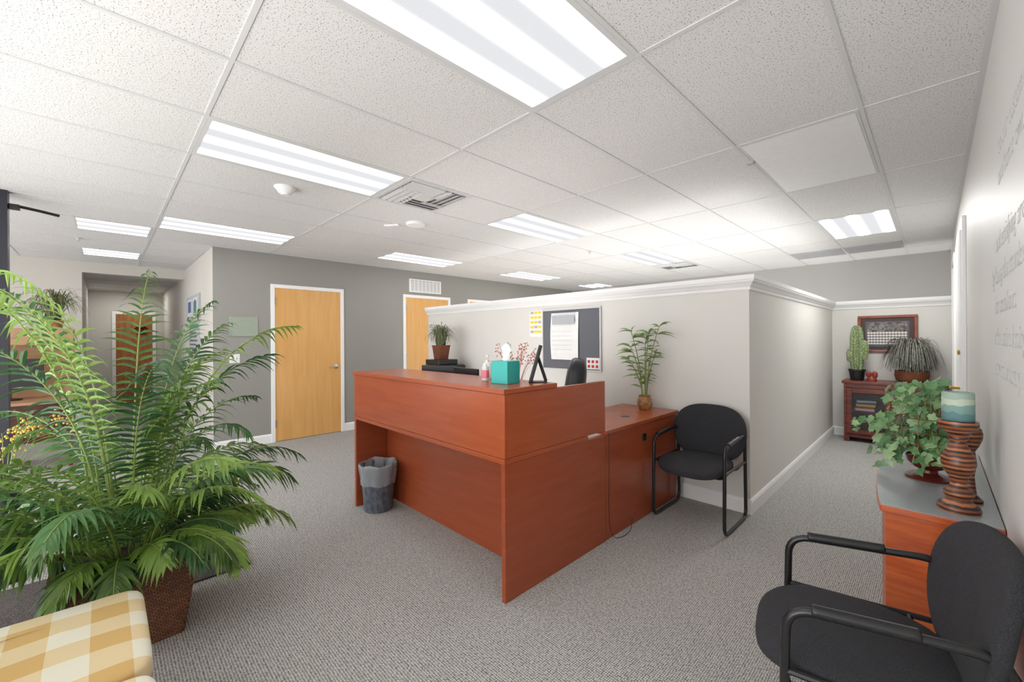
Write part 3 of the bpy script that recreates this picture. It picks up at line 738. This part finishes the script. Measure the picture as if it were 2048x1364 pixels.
pf=thing('framed_team_photo',(-.445,EY,1.435),'group photo with dark mat in a reddish wooden frame','picture frame')
g=G().box((-.30,-.025,-.25),(.30,0,-.215)).box((-.30,-.025,.215),(.30,0,.25)).box((-.30,-.025,-.215),(-.265,0,.215)).box((.265,-.025,-.215),(.30,0,.215)); g.make('picture_frame','frameWood',parent=pf,bev=.006)
g=G().box((-.265,-.012,-.215),(.265,-.001,.215),0).box((-.22,-.0135,-.17),(.22,-.0122,.17),1).box((-.20,-.0145,.02),(.20,-.0137,.16),4)
for r in range(5):
    for i in range(13):
        x=-.185+.37*i/12; zz=-.14+.036*r; g.box((x-.013,-.0150,zz),(x+.013,-.0142,zz+.022),2); g.box((x-.006,-.0152,zz+.021),(x+.006,-.0142,zz+.033),3)
g.make('picture_print',[mat('maroon_mat',(84,66,66),.7),'boardgrey','paper',mat('skin_tone',(200,160,132),.7),mat('stone_building',(150,144,140),.7,c2=(70,68,72),scale=30)],parent=pf)

# ------------------------------------------------------------ counter items
TB=1.1405
tb=thing('tissue_box',(-1.815,1.73,TB),'teal cube tissue box with white tissue sticking out','tissue box',R(8))
G().box((-.062,-.062,0),(.062,.062,.135)).make('box_body','teal',parent=tb,bev=.003)
g=G(); n=14; rings=[]
for k,(r,z) in enumerate([(.030,.134),(.022,.15),(.026,.18),(.032,.205),(.024,.225),(.012,.235)]):
    rings.append([(r*(1+.35*math.sin(3*a+k))*math.cos(a)+.004*k,.6*r*(1+.3*math.cos(2*a+k))*math.sin(a),z+.006*math.sin(2*a)) for a in [2*math.pi*i/n for i in range(n)]])
g.loft(rings); g.make('tissue','tissue',parent=tb,smooth=True)
hs=thing('sanitizer_bottle',(-1.99,1.72,TB),'small clear sanitizer bottle with pink label','bottle')
G().sell((0,0,.048),(.026,.016,.048),.3,.5).make('bottle_body','clearpl',parent=hs,smooth=True)
g=G(); g.lathe([(.011,.095),(.012,.11),(.008,.115)],16); g.make('bottle_cap','white',parent=hs,smooth=True)
G().sell((0,-.001,.046),(.0268,.017,.026),.2,.5).make('label_band','pink',parent=hs,smooth=True)
pb=thing('pump_bottle',(-2.13,1.86,TB),'white pump lotion bottle on the counter','bottle')
G().lathe([(0,0),(.03,0),(.032,.01),(.032,.085),(.02,.105),(.012,.11),(0,.11)],24,cap=False).make('bottle_body','white',parent=pb,smooth=True)
g=G().lathe([(.013,.11),(.013,.122),(.004,.124),(.004,.145),(.012,.147),(.012,.155),(0.001,.156)],16); g.tube([(0,0,.151),(.03,-.02,.15),(.036,-.024,.142)],.004,8); g.make('pump_head','paper',parent=pb,smooth=True)
bs=thing('berry_sprigs',(-2.12,2.12,.7645),'twiggy sprigs of small pinkish red berries in a tall vase','floral arrangement')
G().lathe([(0,0),(.04,0),(.045,.02),(.03,.15),(.022,.24),(.03,.26),(.024,.26),(.016,.24),(0,.2)],22,cap=False).make('vase','ceram',parent=bs,smooth=True)
rg=random.Random(9); g=G(); gb=G()
for i in range(32):
    az=rg.uniform(0,2*math.pi); rr=rg.uniform(.08,.23); e=Vector((rr*math.cos(az),rr*math.sin(az)*.8,rg.uniform(.48,.62)))
    P=[Vector((0,0,.2))*(1-t)+e*t+Vector((0,0,.07*math.sin(math.pi*t))) for t in [k/6 for k in range(7)]]
    g.tube(P,.0014,4)
    for k in range(5):
        c=P[rg.choice([4,5,6])]+Vector((rg.uniform(-.02,.02),rg.uniform(-.02,.02),rg.uniform(-.02,.02)))
        gb.sell(c,(.005,.005,.005),1,1,5,7)
g.make('twig','berry',parent=bs); gb.make('berries','berry',parent=bs,smooth=True)
ts=thing('tablet_stand',(-1.74,1.87,TB),'black tablet leaning on an angled stand','tablet',R(43))
g=G(); g.xf=Matrix.Rotation(R(16),4,'Y'); g.box((-.011,-.07,.004),(.009,.07,.235)); g.make('tablet','black',parent=ts,bev=.004)
g=G(); g.tube([(.048,.0,.15),(.095,.0,.006)],.010,8); g.box((-.012,-.04,0),(.10,.04,.006)); g.make('stand','black',parent=ts)
def monitor(x,y,rz,w,label):
    e=thing('computer_monitor',(x,y,.7645),label,'monitor',rz,group='monitors on the reception desk')
    G().sell((0,0,.008),(.10,.08,.008),.3,.7).make('monitor_stand','black',parent=e,smooth=True)
    G().box((-.02,-.012,.012),(.02,.010,.17)).make('monitor_neck','black',parent=e,bev=.004)
    G().box((-w/2,-.03,.10),(w/2,-.0125,.41)).make('monitor_panel','black',parent=e,bev=.005)
    G().box((-w/2+.012,.0105-.023,.115),(w/2-.012,-.011,.395)).make('screen','glassdk',parent=e)
monitor(-3.06,2.12,R(12),.40,'black flat monitor seen over the counter'); monitor(-2.64,2.10,R(-6),.36,'black flat monitor seen over the counter')
oc=thing('office_chair',(-2.49,2.93,0),'black leather high-back office chair behind the desk','office chair',R(-53))
g=G()
for k in range(5):
    a=2*math.pi*k/5; g.tube([(0,0,.10),(.26*math.cos(a),.26*math.sin(a),.065)],.02,8,r2=.013)
g.tube([(0,0,.08),(0,0,.40)],.025,12); g.make('chair_base','black',parent=oc,smooth=True)
for k in range(5):
    a=2*math.pi*k/5; g=G(); g.sell((.26*math.cos(a),.26*math.sin(a),.028),(.028,.028,.028),.8,.8,8,14); g.make('caster','black',parent=oc,smooth=True)
G().sell((0,0,.46),(.25,.25,.06),.5,.5).make('seat','leather',parent=oc,smooth=True)
g=G(); g.xf=Matrix.Translation((0,.22,.87))@Matrix.Rotation(R(-8),4,'X'); g.sell((0,0,0),(.24,.095,.36),.55,.6,18,36,fn=lambda p:Vector((p.x*(1-.25*(p.z/.36)**2),p.y-.15*p.x*p.x,p.z))); g.make('backrest','leather',parent=oc,smooth=True)
for s in (-1,1):
    g=G(); g.tube(fillet([(s*.24,.12,.46),(s*.29,.10,.50),(s*.29,.10,.66),(s*.29,-.14,.67)],.05),.018,8); g.make('armrest','black',parent=oc,smooth=True)
bp=thing('potted_bamboo',(-1.83,3.47,.7645),'lucky bamboo with narrow leaves in a patterned ceramic pot','potted plant')
G().lathe([(0,0),(.045,0),(.055,.01),(.068,.05),(.066,.09),(.05,.11),(.054,.125),(.048,.125),(.04,.11),(0,.1)],28,cap=False).make('pot','ceram',parent=bp,smooth=True)
rg=random.Random(12); gs=G(); gl=G()
for i in range(7):
    az=2*math.pi*i/7+rg.uniform(-.3,.3); rr=rg.uniform(.05,.16); h=[.66,.42,.56,.36,.62,.48,.60][i]
    P=[Vector((.02*math.cos(az)+(rr)*t*t*math.cos(az),.02*math.sin(az)+rr*t*t*math.sin(az)*.7,.08+h*t)) for t in [k/10 for k in range(11)]]
    gs.tube(P,.006,7,r2=.003)
    for k in range(3,11):
        for rep in range(1 if k<9 else 5):
            a=rg.uniform(0,2*math.pi); d=Vector((math.cos(a),math.sin(a)*.6,rg.uniform(.2,.9))).normalized()
            side=d.cross(Vector((0,0,1))).normalized()+Vector((0,0,.5)); side.normalize(); L=rg.uniform(.10,.20); prev=None
            for q in range(6):
                t=q/5; p=P[k]+d*L*t+Vector((0,0,-.5*L*t*t)); w=[.003,.010,.013,.010,.006,.0004][q]
                p.y=min(p.y,.17)
                A=gl.v(p-side*w); B=gl.v(p+side*w)
                if prev: gl.f([prev[0],prev[1],B,A])
                prev=(A,B)
gs.make('cane','stem',parent=bp,smooth=True); gl.make('foliage','leafbam',parent=bp)
pr=thing('office_printer',(-4.72,3.35,0),'black office printer and stand behind the counter','printer')
G().box((-.28,-.25,0),(.28,.25,.74)).make('printer_stand','black',parent=pr,bev=.01)
G().box((-.22,-.2,.741),(.22,.2,1.06)).make('printer_body','black',parent=pr,bev=.03)
G().box((-.16,-.21,1.061),(.16,.1,1.13)).make('paper_tray','black',parent=pr,bev=.01)
pg=thing('potted_grass',(-4.78,3.33,1.131),'spiky olive grass plant in a small brown wicker pot','potted plant')
G().sqlathe([(.075,0),(.095,.17),(.10,.175),(.10,.19),(.085,.19),(.08,.15)],rad=.3).make('pot','wicktan',parent=pg,smooth=True)
grasses(220,.30,.24,.006,8,droop=(.1,1.1)).make('foliage','olive',parent=pg,loc=(0,0,.16))

# ------------------------------------------------------------ left: palm, cushion seat, mat
pm=thing('potted_palm',(-2.75,.08,0),'large lush green palm in a square brown wicker planter','potted plant')
g=G(); g.sqlathe([(.195,0),(.20,.01),(.245,.33),(.255,.335),(.258,.37),(.235,.37),(.225,.32),(.19,.03)],rad=.12); g.make('planter','wick',parent=pm,smooth=True)
g=G(); g.lathe([(.17,.2),(.205,.395),(.212,.40),(.212,.41),(.198,.41),(.188,.38)],36); g.make('inner_pot','wickgrey',parent=pm,smooth=True)
G().lathe([(.188,.365),(.1,.38),(.01,.382)],24).make('soil','soil',parent=pm,smooth=True)
def frond(L,e0,bend,az,lw,npairs,rg,base_=(0,0),start=.25,wmax=.020,pw=1.4):
    g=G(); n=18; pts=[]; tans=[]; p=Vector((base_[0],base_[1],.35)); 
    for i in range(n+1):
        t=i/n; e=e0-bend*t**pw; d=Vector((math.cos(az)*math.cos(e),math.sin(az)*math.cos(e),math.sin(e)))
        pts.append(p.copy()); tans.append(d); p=p+d*L/n
    g.tube(pts,.0055,6,r2=.0018,mi=1)
    side=Vector((-math.sin(az),math.cos(az),0))
    tw=rg.uniform(-.7,.7)
    for j in range(npairs):
        tt=j/(npairs-1); t=start+(1-start)*tt; f=t*n; i=min(int(f),n-1); fr=f-i
        pos=pts[i].lerp(pts[i+1],fr); tan=tans[i].lerp(tans[i+1],fr).normalized()
        sd=(side*math.cos(tw*tt)+tan.cross(side)*math.sin(tw*tt)).normalized()
        nrm=tan.cross(sd).normalized()
        if nrm.z<0 and abs(nrm.z)>.02: nrm=-nrm
        ln=lw*(math.sin(math.pi*(.16+.78*tt)))**.7*rg.uniform(.8,1.12)
        ang=R(22+45*tt+rg.uniform(-5,5))
        for s in (-1,1):
            d=(sd*s*math.cos(ang)+tan*math.sin(ang)+nrm*rg.uniform(-.05,.3)).normalized()
            wd=(tan-d*tan.dot(d)).normalized(); prev=None
            dr=rg.uniform(.35,.9)
            for k in range(6):
                q=k/5; c=pos+d*ln*q+Vector((0,0,-dr*ln*q*q)); w=.5*wmax*[.45,.95,1,.8,.48,.03][k]*(.7+.3*math.sin(math.pi*tt))
                A=g.v(c-wd*w); C=g.v(c+nrm*w*-.35); B=g.v(c+wd*w)
                if prev:
                    g.f([prev[0],prev[1],C,A]); g.f([prev[1],prev[2],B,C])
                prev=(A,C,B)
    return g
rg=random.Random(35)
specs=[]
for i in range(14): specs.append((rg.uniform(1.4,1.85),R(rg.uniform(80,87)),R(rg.uniform(60,95)),i*2*math.pi/14+rg.uniform(-.2,.2),.185,2.4))
for i in range(26): specs.append((rg.uniform(.84,1.2),R(rg.uniform(62,80)),R(rg.uniform(90,130)),i*2*math.pi/26+rg.uniform(-.12,.12),.165,1.6))
for i in range(32): specs.append((rg.uniform(.58,.88),R(rg.uniform(42,66)),R(rg.uniform(90,130)),i*2*math.pi/32+rg.uniform(-.12,.12),.145,1.3))
for i,(L,e0,b,az,lw,pw) in enumerate(specs):
    a_=(az+math.pi)%(2*math.pi)-math.pi
    if i>=40 and -R(40)<a_<R(24): L*=.62
    if 14<=i<40 and -R(35)<a_<R(20): L*=.76
    bx=.08*math.cos(az)+rg.uniform(-.03,.03); by=.08*math.sin(az)+rg.uniform(-.03,.03)
    toward=math.cos(az-R(45))
    if toward>.2: L*=1-(.34 if i<14 else .24)*toward
    g=frond(L,e0,b,az,lw*(.85 if L<.6 else 1),28,rg,(bx,by),pw=pw,start=.36 if i<14 else .2)
    o=g.make('frond',['leaf' if i%3 else 'leafdk','stem'],parent=pm)
G().box((-3.68,-.9,0.0005),(-3.02,.66,.010)).make('door_mat','mat',bev=.003,label='dark grey ribbed entrance mat lying on carpet',cat='door mat')
ls=thing('love_seat',(-1.66,-.28,0),'wicker love seat with wooden frame','love seat')
G().box((-.55,-.36,.20),(.56,.34,.315)).make('seat_base','wick',parent=ls,bev=.02)
for x in (-.53,.50):
    for y in (-.34,.28): G().box((x,y,0),(x+.05,y+.05,.20)).make('leg','wick',parent=ls)
G().box((-.55,-.46,.20),(.56,-.37,.85)).make('backrest','wick',parent=ls,bev=.03)
for i,x in enumerate((-1.948,-1.368)):
    def fc_(p):
        q=p.copy(); q.z*=1+.2*(1-(p.x/.287)**2)*(1-(p.y/.355)**2)
        q.z+=.004*math.sin(p.x*21)+.003*math.sin(p.y*17+1); return q
    g=G(); g.sell((0,0,0),(.287,.365,.058),.40,.22,20,72,fn=fc_)
    oc_=g.make('seat_cushion','gingham',smooth=True,loc=(x,-.255,.3165+.074),label='yellow and cream gingham checked seat cushion',cat='cushion',group='gingham seat cushions')
yf=thing('yellow_flower_vase',(-3.85,-.42,0),'tall dark vase with sprays of tiny yellow flowers','floral arrangement')
G().lathe([(0,0),(.09,0),(.11,.1),(.12,.3),(.07,.5),(.06,.58),(.075,.6),(.06,.6),(.05,.56),(0,.5)],26,cap=False).make('vase','sill',parent=yf,smooth=True)
rg=random.Random(5); g=G(); gb=G()
for i in range(20):
    az=rg.uniform(0,6.28); rr=rg.uniform(.05,.26); e=Vector((rr*math.cos(az),rr*math.sin(az),rg.uniform(.74,1.0)))
    g.tube([(0,0,.5),e*.6+Vector((0,0,.33)),e],.002,4)
    for k in range(12):
        c=e+Vector((rg.uniform(-.05,.05),rg.uniform(-.05,.05),rg.uniform(-.07,.03))); gb.sell(c,(.008,.008,.008),1,1,4,6)
g.make('stem','stem',parent=yf); gb.make('blossoms','yflower',parent=yf,smooth=True)
bd=thing('workstation_desk',(-7.2,-1.0,0),'tan laminate workstation desk with overhead hutch','desk')
G().box((-.35,-.9,.72),(.35,.75,.75)).make('desk_top','tan',parent=bd,bev=.004)
G().box((-.35,-.9,0),(.33,-.87,.719)).box((-.35,.72,0),(.33,.75,.719)).box((-.35,-.87,.2),(-.33,.72,.719)).make('desk_panel','dkwood',parent=bd)
G().box((-.35,-.9,1.37),(.0,.75,1.56)).make('overhead_cabinet','tan',parent=bd,bev=.004)
G().box((-.35,-.9,.751),(-.32,.75,1.369)).make('hutch_back','tan',parent=bd)
pg=thing('potted_yucca',(-7.38,-.42,1.5605),'spiky olive artificial plant on top of the hutch','potted plant')
G().lathe([(0,0),(.07,0),(.09,.1),(.08,.1),(0,.08)],20,cap=False).make('pot','ceram',parent=pg,smooth=True)
grasses(160,.38,.34,.008,11,droop=(.1,1.0)).make('foliage','olive',parent=pg,loc=(0,0,.08))
monx=thing('computer_monitor',(-7.25,-.75,.7505),'black desktop monitor on the workstation desk','monitor',R(90))
G().sell((0,0,.008),(.10,.08,.008),.3,.7).make('monitor_stand','black',parent=monx,smooth=True)
G().box((-.02,-.012,.012),(.02,.010,.2)).make('monitor_neck','black',parent=monx)
G().box((-.26,-.03,.12),(.26,-.0125,.46)).make('monitor_panel','black',parent=monx,bev=.005)
wr=thing('door_wreath',(HX+.014,.62,1.66),'dark twig wreath hanging on the hallway door','wreath')
rg=random.Random(4); g=G()
for k in range(9):
    ph=rg.uniform(0,6); rr=rg.uniform(.04,.11)
    g.tube([(.03+.02*math.sin(5*a+ph),(rr+.02*math.sin(3*a+ph))*math.cos(a),(rr*.8+.02*math.cos(4*a+ph))*math.sin(a)) for a in [2*math.pi*i/40 for i in range(40)]],.012,5,True)
g.make('wreath_ring','dkwood',parent=wr,smooth=True)

# ------------------------------------------------------------ light & camera
def alight(name,loc,sx,sy,p,rot=(math.pi,0,0),col=(1,.99,.97)):
    l=bpy.data.lights.new(name,'AREA'); l.shape='RECTANGLE'; l.size=sx; l.size_y=sy; l.energy=p; l.color=col
    o=bpy.data.objects.new(name,l); sc.collection.objects.link(o); o.location=loc; o.rotation_euler=rot
alight('hidden_fill',(-3.4,5.7,.15),4.2,3.4,62)  # added fill, hidden behind the partition, aimed up to brighten the ceiling
alight('hidden_fill',(-1.75,5.2,.15),1.0,2.4,30)  # extra unseen fill behind the partition, weighted towards the corridor
alight('hidden_fill',(-.45,8.02,.6),1.0,.6,10)  # added fill behind the end wall for the far corridor ceiling
alight('hidden_fill',(-1.9,-1.9,.5),3.6,1.9,84,rot=(math.pi-R(28),0,0))  # added fill behind the camera, bounced off the near ceiling
alight('hidden_fill',(-2.75,2.55,.3),1.1,.45,22)  # added fill concealed by the desk, lifts the ceiling above it
alight('troffer_lamp',(-.565,ly(4.5)-.05,CZ-.012),.5,1.1,18,rot=(0,0,0))
alight('hall_fill',(-11.8,.4,2.488),.5,.5,8,rot=(0,0,0))  # added fill with no fixture, brightens the hall and its door
w=bpy.data.worlds.new('world'); sc.world=w; w.use_nodes=True
w.node_tree.nodes['Background'].inputs[0].default_value=(0.98,0.98,1,1); w.node_tree.nodes['Background'].inputs[1].default_value=3.5
try:
    sc.view_settings.view_transform='Standard'; sc.view_settings.look='None'; sc.view_settings.exposure=0.3
except Exception as ex: print(ex)
cam=bpy.data.cameras.new('camera'); co_=bpy.data.objects.new('camera',cam); sc.collection.objects.link(co_)
cam.sensor_width=36; cam.lens=831/2048*36; cam.shift_y=-5.4/2048; cam.clip_start=.02
co_.matrix_world=Matrix.Translation((0,0,1.41))@Matrix.Rotation(R(45.45),4,'Z')@Matrix.Rotation(R(90),4,'X')@Matrix.Rotation(R(-.38),4,'Z')
sc.camera=co_
